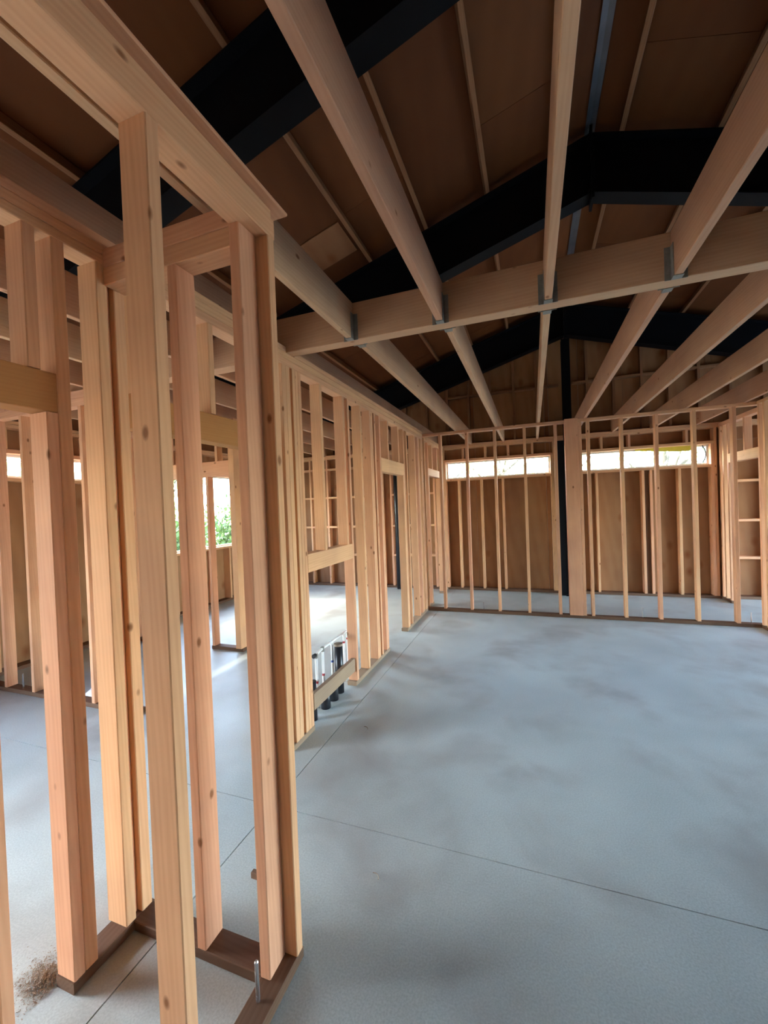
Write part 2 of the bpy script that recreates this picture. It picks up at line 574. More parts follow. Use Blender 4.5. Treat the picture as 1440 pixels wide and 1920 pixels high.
board('dark_gap_strip', 1.711, 1.779, YB + 0.04, YB + 0.06, 0.041, 2.03, wb, 'treated')  # added dark strip, paints the darkness of the gap between two studs
for x in (-3.9, -3.5, -3.1, -2.7, -2.28, -1.855, -1.455, -1.058, -0.676, -0.261, 0.122, 0.92, 1.317, 1.72, 2.101, 2.488, 2.89, 3.3, 3.7, 4.1, 4.5):
    zt = roof_z(x) - 0.60
    if zt > 2.8:
        board('gable_stud', x - 0.019, x + 0.019, YB + 0.05, YB + 0.138, 2.711, roof_z(x) - 0.10, wb, 'purlin')
gx = [-1.855, -1.455, -1.058, -0.676, -0.261, 0.122, 0.50, None, 0.67, 0.92, 1.317, 1.72, 2.101, 2.488, 2.89]
for a, b_ in zip(gx, gx[1:]):
    if a is not None and b_ is not None:
        board('gable_block', a + 0.02, b_ - 0.02, YB + 0.052, YB + 0.138, 3.575, 3.613, wb, 'purlin', axis=0)

left_open = [(2.35, 3.85, 2.075, 2.335), (4.55, 6.45, 1.0, 2.26), (-0.9, 0.7, 0.0, 2.1)]
ext_l = [-3.8, -3.4, -3.0, -2.6, -2.2, -1.8, -1.4, 1.1, 1.5, 1.8, 2.6, 3.0, 3.4, 4.2, 4.9, 5.3, 5.7, 6.1, 6.8, 7.2]
outside_wall('wall_left', 'left outside wall of plywood sheathing and studs with high window', 'y', XL, -1, YF, YB, left_open, 2.69, extra=ext_l, skip=(-0.4, 0.2, 2.75, 3.15, 3.55, 5.0, 5.5, 6.0))
right_open = [(3.0, 7.3, 0.0, 2.30)]
ext_r = [-3.8, -3.4, -3.0, -2.6, -2.2, -1.8, -1.4, -1.0, -0.6, -0.2, 0.2, 0.6, 1.0, 1.4, 1.8, 2.2, 2.6]
outside_wall('wall_right', 'right outside wall with wide door openings', 'y', XR, 1, YF, YB, right_open, 2.69, extra=ext_r, skip=(3.4, 4.0, 4.6, 5.2, 5.8, 6.4, 7.0))
front_open = []
ext_f = [-5.0, -4.6, -4.2, -3.6, -3.1, -2.6, -2.1, -1.6, -1.2, 0.8, 1.2, 1.6, 2.0, 2.4, 2.8, 3.3, 3.8, 4.3, -0.8, -0.4, 0.0, 0.4, 5.1, 5.5, 5.9]
outside_wall('wall_front', 'front outside wall with a wide door opening', 'x', YF, -1, XL, XR, front_open, 0, gable=True, extra=ext_f, skip=())


# ---- windows
def window(n, label, axis, c, u0, u1, z0, z1, mull=()):
    base = ((u0 + u1) / 2, c, z0) if axis == 'x' else (c, (u0 + u1) / 2, z0)
    w = root('window_%d' % n, base, label, 'window', kind='structure')
    f = 0.028
    h = 0.03

    def bx(nm, a, b_, za, zb, mat, t=h):
        if axis == 'x':
            return mesh_obj(nm, *boxes([(a, b_, c - t / 2, c + t / 2, za, zb)]), mat, w, ((a + b_) / 2, c, za))
        return mesh_obj(nm, *boxes([(c - t / 2, c + t / 2, a, b_, za, zb)]), mat, w, (c, (a + b_) / 2, za))
    e = 0.002
    bx('frame_rail', u0 + e, u1 - e, z0 + e, z0 + f, 'vinyl')
    bx('frame_rail', u0 + e, u1 - e, z1 - f, z1 - e, 'vinyl')
    bx('frame_stile', u0 + e, u0 + f, z0 + f, z1 - f, 'vinyl')
    bx('frame_stile', u1 - f, u1 - e, z0 + f, z1 - f, 'vinyl')
    us = [u0 + f] + list(mull) + [u1 - f]
    for q in mull:
        bx('mullion', q - 0.014, q + 0.014, z0 + f, z1 - f, 'vinyl')
    for i, (a, b_) in enumerate(zip(us, us[1:])):
        bx('pane', a + (0.014 if i else 0), b_ - (0.014 if i < len(us) - 2 else 0), z0 + f, z1 - f, 'glass', 0.005)
    return w


w1 = window(1, 'long high bright window left of the dark centre column', 'x', YB + 0.11, -1.51, 0.31, 2.075, 2.39)
w2 = window(2, 'long high bright window right of the centre column with yellow film', 'x', YB + 0.11, 0.79, 2.60, 2.075, 2.39)
window(3, 'high window in the left wall seen between near studs', 'y', XL - 0.11, 2.35, 3.85, 2.075, 2.335)
window(4, 'tall window in the left wall with leaves outside', 'y', XL - 0.11, 4.55, 6.45, 1.0, 2.26, (5.5,))
# yellow flashing film drooping inside the head of window 2
vs, fs = [], []
nn = 12
for i in range(nn + 1):
    x = 1.60 + (2.44 - 1.60) * i / nn
    d_ = 0.02 + 0.075 * (i / nn) ** 0.8 * (1 - max(0, i / nn - 0.85) * 3)
    for yy in (YB + 0.075, YB + 0.078):
        vs += [(x, yy, 2.388), (x, yy, 2.388 - d_)]
for i in range(nn):
    k = i * 4
    fs += [(k, k + 1, k + 5, k + 4), (k + 2, k + 6, k + 7, k + 3), (k + 1, k + 3, k + 7, k + 5), (k, k + 4, k + 6, k + 2)]
fs += [(0, 2, 3, 1), (nn * 4, nn * 4 + 1, nn * 4 + 3, nn * 4 + 2)]
film = mesh_obj('flashing_film', vs, fs, 'yellow', w2, (2.0, YB + 0.076, 2.38))
film['label'] = 'loose yellow film hanging from the window head'
pts = [(2.515 + 0.045 * math.sin(t), YB + 0.07, 2.375 - 0.27 * t / math.pi) for t in [i * math.pi / 12 for i in range(13)]]
strap = mesh_obj('strap', *tube(pts, 0.008, 8), 'abs', w2, (2.515, YB + 0.07, 2.1), smooth=True)
strap['label'] = 'thin dark curved strap at the window side'

# ---- partition wall_middle: long stud wall on the left of the room (near part and far part)
CX0, CX1 = -1.599, -1.510
AX0, AX1 = -1.634, -1.545
wm = root('wall_middle', (-1.57, 3.5, 0), 'long open stud partition on the left running to the far wall', 'wall', kind='structure')


def cm(nm, y0, y1, z0, z1, mat='fir', x0=CX0, x1=CX1):
    return board(nm, x0, x1, y0, y1, z0, z1, wm, mat)


def am(nm, y0, y1, z0, z1, mat='fir', x0=AX0, x1=AX1):
    return board(nm, x0, x1, y0, y1, z0, z1, wm, mat)


# near part
cm('sole_plate', -2.4, -0.40, 0, 0.04, 'treated')
cm('sole_plate', 0.905, 1.222, 0, 0.04, 'treated')
ZC = 2.580
for z in (2.580, 2.617, 2.654):
    cm('top_plate', -2.4, 1.262, z, z + 0.036)
for y in (-2.36, -1.95, -1.55, -1.15, -0.75):
    cm('stud', y, y + 0.038, 0.041, ZC - 0.001)
cm('king_stud', 0.669, 0.707, 0.041, ZC - 0.001)
cm('trimmer_stud', 0.708, 0.742, 0.041, 1.977)
board('sole_plate', CX0, CX1, 0.60, 0.745, 0, 0.04, wm, 'treated')
cm('trimmer_stud', 0.909, 0.946, 0.041, 1.977)
cm('king_stud', 0.947, 0.990, 0.041, ZC - 0.001)
cm('header', 0.710, 0.944, 1.979, 2.112, 'lvl')
cm('cripple_stud', 0.862, 0.900, 2.114, ZC - 0.001)
cm('stud', 1.100, 1.142, 0.041, ZC - 0.001, x0=-1.612, x1=-1.512)
cm('backing_stud', 1.143, 1.166, 0.041, ZC - 0.001, x0=-1.600, x1=-1.535)
cm('stud', 1.167, 1.212, 0.041, ZC - 0.001)
# doorway between near and far part
ZA = 2.600
am('sole_plate', 2.335, 2.605, 0, 0.04, 'dusty')
for z in (2.600, 2.645):
    am('top_plate', 1.263, 6.078, z, z + 0.044)
am('top_plate', 1.263, 2.425, 2.690, 2.728)
am('top_plate', 2.530, 6.078, 2.690, 2.728)
am('header', 1.263, 2.322, 1.985, 2.130, 'lvl')
am('cripple_stud', 1.700, 1.738, 2.132, ZA - 0.001)
am('cripple_stud', 1.264, 1.300, 2.132, ZA - 0.001)
am('king_stud', 2.365, 2.410, 0.041, ZA - 0.001)
am('king_stud', 2.411, 2.460, 0.041, ZA - 0.001)
am('trimmer_stud', 2.325, 2.363, 0.041, 1.984, x1=-1.575)
am('backing_stud', 2.463, 2.487, 0.041, ZA - 0.001, x1=-1.570)
for a in (2.489, 2.527, 2.565):
    am('stud', a, a + 0.037, 0.041, ZA - 0.001)
# pipe opening
am('header', 2.604, 3.384, 1.155, 1.290)
am('cripple_stud', 2.876, 2.914, 1.291, ZA - 0.001)
am('cripple_stud', 3.285, 3.323, 1.291, ZA - 0.001)
am('stud', 3.386, 3.424, 0.041, ZA - 0.001)
nb = board('nailer_block', -1.600, -1.562, 2.640, 3.385, 0.125, 0.245, wm, 'nailer', axis=1)
nb['label'] = 'short brown board nailed low across the pipes'
am('sole_plate', 3.36, 4.29, 0, 0.04, 'dusty')
am('stud', 3.668, 3.706, 0.041, ZA - 0.001)
am('stud', 3.925, 3.965, 0.041, ZA - 0.001)
am('stud', 3.966, 4.008, 0.041, ZA - 0.001)
am('stud', 4.050, 4.090, 0.041, ZA - 0.001)
am('king_stud', 4.195, 4.233, 0.041, ZA - 0.001)
am('trimmer_stud', 4.234, 4.272, 0.041, 1.999)
am('header', 4.235, 5.073, 2.001, 2.155)
am('cripple_stud', 4.470, 4.508, 2.156, ZA - 0.001)
am('cripple_stud', 4.860, 4.898, 2.156, ZA - 0.001)
am('trimmer_stud', 5.035, 5.073, 0.041, 1.999)
am('king_stud', 5.076, 5.115, 0.041, ZA - 0.001)
am('sole_plate', 5.00, 6.076, 0, 0.04, 'dusty')
am('stud', 5.215, 5.253, 0.041, ZA - 0.001)
am('stud', 5.610, 5.648, 0.041, ZA - 0.001)
am('stud', 5.780, 5.818, 0.041, ZA - 0.001)
am('stud', 5.830, 5.868, 0.041, ZA - 0.001)
am('stud', 5.975, 6.013, 0.041, ZA - 0.001)
am('stud', 6.035, 6.073, 0.041, ZA - 0.001)
# behind the far partition
for z in (2.600, 2.645):
    am('top_plate', 6.172, 7.655, z, z + 0.044)
am('sole_plate', 6.172, 6.50, 0, 0.04, 'dusty')
am('stud', 6.175, 6.213, 0.041, ZA - 0.001)
am('king_stud', 6.380, 6.418, 0.041, ZA - 0.001)
am('trimmer_stud', 6.420, 6.458, 0.041, 2.079)
am('header', 6.420, 7.340, 2.080, 2.200)
am('cripple_stud', 6.680, 6.718, 2.201, ZA - 0.001)
am('cripple_stud', 7.050, 7.088, 2.201, ZA - 0.001)
am('trimmer_stud', 7.302, 7.340, 0.041, 2.079)
am('king_stud', 7.342, 7.380, 0.041, ZA - 0.001)
am('sole_plate', 7.290, 7.655, 0, 0.04, 'dusty')

# ---- partition wall_near: the short wall beside the camera and its return
BX0, BX1 = -0.917, -0.828
wn_ = root('wall_near', (-0.87, 0.5, 0), 'short bare stud wall nearest the camera with its return', 'wall', kind='structure')
board('sole_plate', BX0, BX1, -2.4, 1.254, 0, 0.04, wn_, 'treated')
for y in (-2.36, -1.95, -1.55, -1.15, -0.75, -0.35, 0.05):
    board('stud', BX0, BX1, y, y + 0.038, 0.041, 2.569, wn_)
board('stud', BX0, BX1, 0.739, 0.777, 0.041, 2.569, wn_)
board('corner_stud', -0.916, -0.876, 1.122, 1.211, 0.041, 2.569, wn_)
board('end_stud', BX0, BX1, 1.213, 1.251, 0.041, 2.569, wn_)
board('top_plate', BX0, BX1, -2.4, 1.254, 2.570, 2.640, wn_)
board('top_plate', BX0, BX1 - 0.006, -2.4, 1.246, 2.641, 2.676, wn_)
board('cap_strip', BX0 + 0.004, BX1 + 0.028, -2.4, 1.300, 2.677, 2.689, wn_)
board('sole_plate', CX1 + 0.002, BX0 - 0.001, 1.128, 1.216, 0, 0.04, wn_, 'treated')
board('stud', -1.195, -1.155, 1.128, 1.216, 0.041, 2.499, wn_)
board('top_plate', CX1 + 0.002, BX0 - 0.001, 1.128, 1.216, 2.500, 2.568, wn_)
board('top_plate', CX1 + 0.002, BX0 - 0.001, 1.128, 1.216, 2.569, 2.638, wn_)

# ---- partition wall_far
FY0, FY1 = 6.080, 6.169
wf = root('wall_far', (0.5, 6.12, 0), 'open stud partition crossing the room before the bright windows', 'wall', kind='structure')
board('sole_plate', -1.63, 2.62, FY0, FY1, 0, 0.04, wf, 'treated')
board('top_plate', -1.63, 0.435, FY0, FY1, 2.650, 2.689, wf)
board('top_plate', 0.605, 2.62, FY0, FY1, 2.650, 2.689, wf)
for x in (-1.60, -1.28, -0.885, -0.485, -0.080, 0.322, 0.625, 0.725, 1.115, 1.505, 1.905, 2.305):
    board('stud', x - 0.019, x + 0.019, FY0, FY1, 0.041, 2.649, wf)
po = board('post', 0.437, 0.603, FY0 - 0.012, FY1 + 0.03, 0.041, 2.700, wf, 'fir')
po['label'] = 'wide solid wooden post in the middle of the partition'

# ---- partition wall_side (right of the far partition, comes towards the camera)
wsd = root('wall_side', (2.565, 5.3, 0), 'partition at the right edge ending in one wide stud', 'wall', kind='structure')
board('sole_plate', 2.522, 2.611, 4.3, 6.078, 0, 0.04, wsd, 'treated')
board('top_plate', 2.522, 2.611, 4.3, 6.078, 2.650, 2.689, wsd)
for y in (4.32, 4.72, 5.12, 5.52, 5.92, 6.038):
    board('stud', 2.522, 2.611, y, y + 0.038, 0.041, 2.649, wsd)

# ---- partition wall_end (small closet at the back right)
we = root('wall_end', (2.75, 7.4, 0), 'closet partition at the back right with a door header', 'wall', kind='structure')
board('sole_plate', 2.70, 2.789, 7.34, 7.655, 0, 0.04, we, 'treated')
board('stud', 2.70, 2.789, 7.345, 7.383, 0.041, 2.629, we)
board('stud', 2.70, 2.789, 7.50, 7.538, 0.041, 2.629, we)
board('stud', 2.70, 2.789, 7.612, 7.65, 0.041, 2.629, we)
board('top_plate', 2.70, 2.789, 6.172, 7.655, 2.630, 2.689, we)
board('header', 2.70, 2.789, 6.45, 7.343, 2.06, 2.19, we)
board('cripple_stud', 2.70, 2.789, 6.85, 6.888, 2.191, 2.629, we)
board('stud', 2.70, 2.789, 6.40, 6.438, 0.041, 2.629, we)

# ---- partitions of the rooms on the left
wi = root('wall_inner', (-4.3, 2.43, 0), 'stud partition in the left room with bright stud edges', 'wall', kind='structure')
board('sole_plate', -5.245, -3.05, 2.385, 2.474, 0, 0.04, wi, 'treated')
for x in (-5.2, -4.735, -4.335, -3.935, -3.550, -3.10):
    board('stud', x - 0.019, x + 0.019, 2.385, 2.474, 0.041, 2.559, wi)
board('top_plate', -5.245, -3.05, 2.385, 2.474, 2.560, 2.622, wi)
board('top_plate', -5.245, -3.05, 2.385, 2.474, 2.623, 2.688, wi)

wc = root('wall_cross', (-3.9, 3.88, 0), 'stud partition further back in the left rooms with a door header', 'wall', kind='structure')
board('sole_plate', -3.63, -3.18, 3.84, 3.929, 0, 0.04, wc, 'treated')
board('sole_plate', -5.245, -4.55, 3.84, 3.929, 0, 0.04, wc, 'treated')
for x in (-5.2, -4.85, -4.57):
    board('stud', x - 0.019, x + 0.019, 3.84, 3.929, 0.041, 2.609, wc)
board('stud', -3.62, -3.582, 3.84, 3.929, 0.041, 2.039, wc)
board('end_stud', -3.262, -3.186, 3.82, 3.935, 0.041, 2.609, wc)
board('header', -4.551, -3.264, 3.84, 3.929, 2.040, 2.215, wc)
for x in (-4.2, -3.8, -3.45):
    board('cripple_stud', x - 0.019, x + 0.019, 3.84, 3.929, 2.216, 2.609, wc)
board('top_plate', -5.245, -3.18, 3.84, 3.929, 2.610, 2.648, wc)
board('top_plate', -5.245, -3.18, 3.84, 3.929, 2.650, 2.688, wc)

# ================================================================== THINGS
# ---- header beam and its continuation over the left room
BY0, BY1 = 2.430, 2.520
bm = root('ceiling_beam', (0.5, 2.47, ZP), 'long wooden beam crossing overhead with joists hung on both sides', 'beam')
board('beam_timber', -1.640, 5.2, BY0, BY1, ZP, ZP + 0.235, bm, 'joist')
bl = root('ceiling_beam', (-3.4, 2.47, ZP), 'pale wooden beam over the left room seen between studs', 'beam')
board('beam_timber', -5.24, -1.720, BY0 + 0.05, BY1 + 0.07, ZP, ZP + 0.235, bl, 'joist')


def hanger(parent, x0, x1, yface, sgn):
    """thin steel stirrup holding a joist end to the beam face; sgn -1: joist on the camera side"""
    t = 0.0025
    ya, yb = sorted((yface, yface + sgn * 0.045))
    fa, fb = sorted((yface, yface + sgn * t))
    zt = ZP + 0.16
    z0 = ZP - 0.0035
    b = [(x0 - t - 0.001, x0 - 0.001, ya, yb, z0, zt), (x1 + 0.001, x1 + t + 0.001, ya, yb, z0, zt), (x0 - 0.001, x1 + 0.001, ya, yb, z0, z0 + t),
         (x0 - 0.030, x0 - 0.001, fa, fb, z0, zt), (x1 + 0.001, x1 + 0.030, fa, fb, z0, zt)]
    for k in range(4):
        zz = z0 + 0.03 + 0.036 * k
        yn = yface + sgn * 0.004
        for xx in (x0 - 0.020, x1 + 0.012):
            b.append((xx, xx + 0.008, min(yface, yn) , max(yface, yn), zz, zz + 0.008))
    return mesh_obj('joist_hanger', *boxes(b), 'hanger', parent, ((x0 + x1) / 2, yface, ZP))


ORD = ['first', 'second', 'third', 'fourth', 'fifth', 'sixth', 'seventh']


def joist(x, y0, y1, label, group, hang=None):
    t = root('ceiling_joist', (x, (y0 + y1) / 2, ZP), label, 'joist', group)
    board('joist_board', x - 0.019, x + 0.019, y0, y1, ZP + 0.0005, ZP + 0.235, t, 'joist')
    if hang is not None:
        hanger(t, x - 0.019, x + 0.019, hang[0], hang[1])
    return t


near_labels = ['ceiling joist ending behind the near bare wall, leftmost on the camera side of the beam',
               'ceiling joist crossing overhead left of centre, near side of the beam',
               'ceiling joist straight overhead near the ridge, near side of the beam',
               'ceiling joist at the upper right edge, near side of the beam',
               'ceiling joist right of the last visible hanger, near side of the beam']
for x, l in zip((-1.061, -0.479, 0.113, 0.702, 1.290), near_labels):
    joist(x, YF + 0.02, BY0 - 0.003, l, 'ceiling joists on the near side of the beam', (BY0, -1))
for i, x in enumerate((-1.035, -0.455, 0.112, 0.695, 1.275, 1.830, 2.420)):
    joist(x, BY1 + 0.003, YB + 0.05, 'ceiling joist beyond the beam over the far partition, %s from the left' % ORD[i],
          'ceiling joists between the beam and the back wall', (BY1, 1))
joist(-1.685, YF + 0.02, YB + 0.05, 'long ceiling joist lying beside the top of the left partition', 'ceiling joists over the left rooms')
for i, x in enumerate((-2.290, -2.890, -3.440, -4.05, -4.64)):
    joist(x, YF + 0.02, BY0 + 0.045, 'ceiling joist over the near left room, %s out from the left partition' % ORD[i], 'ceiling joists over the left rooms')
    joist(x, BY1 + 0.075, YB + 0.05, 'ceiling joist over the far left room, %s out from the left partition' % ORD[i], 'ceiling joists over the left rooms')


# ---- steel gable frames
def i_profile(d, w, tf, tw):
    h = d / 2
    return [(-w / 2, -h), (w / 2, -h), (w / 2, -h + tf), (tw / 2, -h + tf), (tw / 2, h - tf), (w / 2, h - tf), (w / 2, h), (-w / 2, h),
            (-w / 2, h - tf), (-tw / 2, h - tf), (-tw / 2, -h + tf), (-w / 2, -h + tf)]


def i_beam(name, p0, p1, d, w, parent, tf=0.016, tw=0.011, up=Vector((0, 0, 1)), plumb=True):
    """I section whose flanges run across y; ends cut plumb"""
    p0, p1 = Vector(p0), Vector(p1)
    t = (p1 - p0).normalized()
    vs = []
    for p in (p0, p1):
        for a, b_ in i_profile(d, w, tf, tw):
            vs.append(p + Vector((0, a, 0)) + up * b_)
    n = 12
    fs = [(i, (i + 1) % n, n + (i + 1) % n, n + i) for i in range(n)]
    caps = [(0, 1, 2, 11), (11, 2, 3, 10), (10, 3, 4, 9), (9, 4, 5, 8), (8, 5, 6, 7)]
    fs += [tuple(reversed(c)) for c in caps] + [tuple(n + q for q in c) for c in caps]
    o = mesh_obj(name, vs, fs, 'steel', parent, p0)
    bmx = bmesh.new(); bmx.from_mesh(o.data)
    bmesh.ops.recalc_face_normals(bmx, faces=bmx.faces)
    bmx.to_mesh(o.data); bmx.free()
    return o


bolt_me = D.meshes.new('bolt_head')
bv, bf = tube([(-0.008, 0, 0), (0.008, 0, 0)], 0.014, 6)
bolt_me.from_pydata([tuple(v) for v in bv], [], bf)
bolt_me.materials.append(M['steel'])


def steel_frame(y, label, cols=True, post=False):
    t = root('steel_frame', (RX, y, 0), label, 'steel frame', 'dark steel gable frames carrying the roof')
    top = RZ - 0.096
    d = 0.52
    for s in (-1, 1):
        xe = XL + 0.02 if s < 0 else XR - 0.02
        i_beam('rafter', (RX + s * 0.012, y, top - RS * 0.012 - d / 2), (xe, y, roof_z(xe, top) - d / 2), d, 0.16, t)
        if cols:
            xc = xe + (-s) * 0.13
            vs_ = [(xc - 0.12, xc + 0.12, y - 0.08, y + 0.08, 0.0, 0.02), (xc - 0.11, xc - 0.096, y - 0.08, y + 0.08, 0.02, 2.66),
                   (xc + 0.096, xc + 0.11, y - 0.08, y + 0.08, 0.02, 2.66), (xc - 0.096, xc + 0.096, y - 0.006, y + 0.006, 0.02, 2.66)]
            mesh_obj('column', *boxes(vs_), 'steel', t, (xc, y, 0))
    mesh_obj('splice_plate', *boxes([(RX - 0.011, RX + 0.011, y - 0.10, y + 0.10, top - d - 0.06, top + 0.05)]), 'steel', t, (RX, y, top))
    for s in (-1, 1):
        for yy in (-0.055, 0.055):
            for zz in (-0.03, -0.13, -0.25, -0.37, -0.49):
                xx = RX + s * 0.011
                o = D.objects.new('splice_bolt', bolt_me)
                place(o, t, (xx + s * 0.008, y + yy, top + zz))
    if post:
        z1 = top - d - 0.062
        vs_ = [(RX - 0.065, RX + 0.065, y - 0.06, y - 0.05, 0.02, z1), (RX - 0.065, RX + 0.065, y + 0.05, y + 0.06, 0.02, z1),
               (RX - 0.006, RX + 0.006, y - 0.05, y + 0.05, 0.02, z1), (RX - 0.10, RX + 0.10, y - 0.09, y + 0.09, 0.0, 0.02)]
        mesh_obj('wind_post', *boxes(vs_), 'steel', t, (RX, y, 0))
        mesh_obj('lower_dark_box', *boxes([(0.405, RX - 0.068, y - 0.05, y + 0.06, 0.0, 2.60)]), 'steel', t, (0.46, y, 0))  # plain dark box filling the strip left of the wind post
    return t


steel_frame(2.00, 'dark steel gable frame nearest, cutting across the upper left roof')
steel_frame(4.20, 'dark steel gable frame in the middle with its ridge splice in full view')
steel_frame(7.52, 'dark steel gable frame against the back wall with a centre post', post=True)


# ---- pipes in the wall opening
def pipe(name, pts, r, mat, label, cat, group=None, bands=()):
    base = pts[0]
    t = root(name, base, label, cat, group)
    o = mesh_obj('pipe_run', *tube(pts, r, 14), mat, t, base, smooth=False)
    for p in o.data.polygons:
        p.use_smooth = len(p.vertices) == 4
    for z, mt in bands:
        mesh_obj('print_band', *tube([(base[0], base[1], z), (base[0], base[1], z + 0.016)], r * 1.06, 14), mt, t, (base[0], base[1], z))
    return t


PX = -1.69
manifold = root('pipe_manifold', (PX, 3.05, 0), 'white plastic water pipes joined by a slanting top rail in wall opening', 'pipes')
cols_ = [(2.912, 0.430, 'red', 0.20), (3.022, 0.447, 'red', 0.22), (3.188, 0.447, 'blue', 0.27), (3.428, 0.450, 'red', 0.36), (3.508, 0.452, 'red', 0.37)]
for y, zt, bc, bz in cols_:
    o = mesh_obj('riser', *tube([(PX, y, -0.012), (PX, y, zt)], 0.011, 12), 'pvc', manifold, (PX, y, 0))
    mesh_obj('print_band', *tube([(PX, y, bz), (PX, y, bz + 0.018)], 0.0118, 12), bc, o, (PX, y, 0))
    o.children[0].location = (0, 0, 0)
    f_ = mesh_obj('elbow_fitting', *tube([(PX, y, zt - 0.025), (PX, y, zt + 0.012)], 0.0155, 12), 'hanger' if y < 3.1 else 'pvc', o, (PX, y, 0))
    f_.location = (0, 0, 0)
mesh_obj('top_rail', *tube([(PX, 2.90, 0.432), (PX, 3.022, 0.448), (PX, 3.188, 0.450), (PX, 3.52, 0.454)], 0.011, 12), 'pvc', manifold, (PX, 2.90, 0.43))
mesh_obj('stub_end', *tube([(PX, 2.868, 0.432), (PX, 2.90, 0.432)], 0.017, 12), 'abs', manifold, (PX, 2.88, 0.432))
pipe('drain_pipe', [(-1.625, 2.735, -0.012), (-1.625, 2.735, 0.30)], 0.027, 'abs', 'short black drain pipe nearest the triple stud, left of the others', 'pipe', 'black drain stubs in the wall opening')
pipe('drain_pipe', [(-1.628, 2.93, -0.012), (-1.628, 2.93, 0.15)], 0.040, 'abs', 'short black drain pipe second from the triple stud, under the board', 'pipe', 'black drain stubs in the wall opening')
pipe('drain_pipe', [(-1.630, 3.075, -0.012), (-1.630, 3.075, 0.17)], 0.040, 'abs', 'short black drain pipe third from the triple stud, under the board', 'pipe', 'black drain stubs in the wall opening')
d4 = pipe('drain_pipe', [(-1.640, 3.215, -0.012), (-1.640, 3.215, 0.41)], 0.037, 'abs', 'tall black drain pipe standing above the board in wall opening', 'pipe', 'black drain stubs in the wall opening')
mesh_obj('pipe_cap', *tube([(-1.640, 3.215, 0.411), (-1.640, 3.215, 0.43)], 0.040, 14), 'dust', d4, (-1.64, 3.215, 0.41))
pipe('vent_pipe', [(-2.478, 7.56, -0.012), (-2.478, 7.56, 2.95)], 0.045, 'abs', 'tall black vent pipe at the back wall seen through a doorway', 'pipe')


# ---- anchor bolts in the sole plates
def bolt(x, y, label, h=0.173):
    o = mesh_obj('anchor_bolt', *tube([(x, y, 0.0405), (x, y, 0.075), (x, y, h - 0.004), (x, y, h)], [0.0065, 0.0065, 0.0065, 0.004], 10), 'bolt', None, (x, y, 0.04))
    return tag(o, label, 'bolt', 'threaded anchor bolts standing in sole plates')


bolt(-0.880, 1.062, 'tall shiny bolt beside the near corner post')
bolt(-4.555, 2.43, 'bolt in the sole plate of the left room partition', 0.17)
bolt(1.305, 6.125, 'bolt in the far partition sole plate right of the wide post', 0.17)
bolt(2.440, 6.125, 'bolt in the far partition sole plate at the right edge', 0.17)
bolt(-0.72, 6.125, 'bolt in the far partition sole plate left of the wide post', 0.15)

# ---- loose things on the floor
rs_ = random.Random(3)
vs, fs = [], []
for i in range(2600):
    a, r = rs_.uniform(0, 6.283), abs(rs_.gauss(0, 0.060))
    px, py = -1.665 + math.cos(a) * r * 1.0, 0.905 + math.sin(a) * r * 0.8
    if px > -1.604:
        continue
    hz = max(0.002, 0.020 * math.exp(-(r / 0.06) ** 2)) * rs_.random()
    s = rs_.uniform(0.0015, 0.0042)
    k = len(vs)
    e = Euler((rs_.uniform(-0.7, 0.7), rs_.uniform(-0.7, 0.7), rs_.uniform(0, 6)))
    for q in ((-s, -s * 0.5, 0), (s, -s * 0.5, 0), (s * 0.8, s * 0.5, 0), (0, 0, s * 0.6)):
        v = Vector(q); v.rotate(e)
        vs.append((px + v.x, py + v.y, max(0.0008, hz + v.z)))
    fs += [(k, k + 1, k + 2), (k, k + 3, k + 1), (k + 1, k + 3, k + 2), (k + 2, k + 3, k)]
sd = mesh_obj('sawdust_pile', vs, fs, 'dust', None, (-1.665, 0.905, 0))
tag(sd, 'small heap of grey brown sawdust beside the near stud foot', 'sawdust', kind='stuff')

wbk = board('wood_offcut', -1.215, -1.178, 1.455, 1.478, 0.0005, 0.030, None, 'treated', axis=0)
tag(wbk, 'tiny dark wood offcut on the floor behind the near wall', 'offcut')
for i, (x, y, l) in enumerate(((-0.70, 1.62, 'thin curled wood shaving on floor near the saw cut'), (-1.2, 2.72, 'thin wood splinter on floor by the pipe opening'))):
    pts = [(x + 0.022 * math.cos(t), y + 0.022 * math.sin(t), 0.003 + 0.002 * t) for t in [j * 0.35 for j in range(7)]]
    o = mesh_obj('wood_shaving', *tube(pts, 0.0022, 6), 'dust', None, (x, y, 0))
    tag(o, l, 'shaving', 'wood shavings on the slab')

vs, fs = [], []
nu, nv = 16, 9
for j in range(nv):
    for i in range(nu):
        a = 2 * math.pi * i / nu
        p = math.pi / 2 * j / (nv - 1)
        r = 0.14 * math.cos(p) * (1 + 0.25 * math.sin(3 * a + 1) + 0.12 * rs_.uniform(-1, 1))
        vs.append((-3.72 + 1.2 * r * math.cos(a), 2.62 + r * math.sin(a), 0.001 + 0.11 * math.sin(p) * (1 + 0.2 * math.sin(2 * a + j))))
for j in range(nv - 1):
    for i in range(nu):
        fs.append((j * nu + i, j * nu + (i + 1) % nu, (j + 1) * nu + (i + 1) % nu, (j + 1) * nu + i))
fs.append(tuple(range((nv - 1) * nu, nv * nu)))
fs.append(tuple(range(nu - 1, -1, -1)))
bg_ = mesh_obj('plastic_bag', vs, fs, 'bag', None, (-3.72, 2.62, 0), smooth=True)
tag(bg_, 'crumpled white bag on the floor of the left room', 'bag')


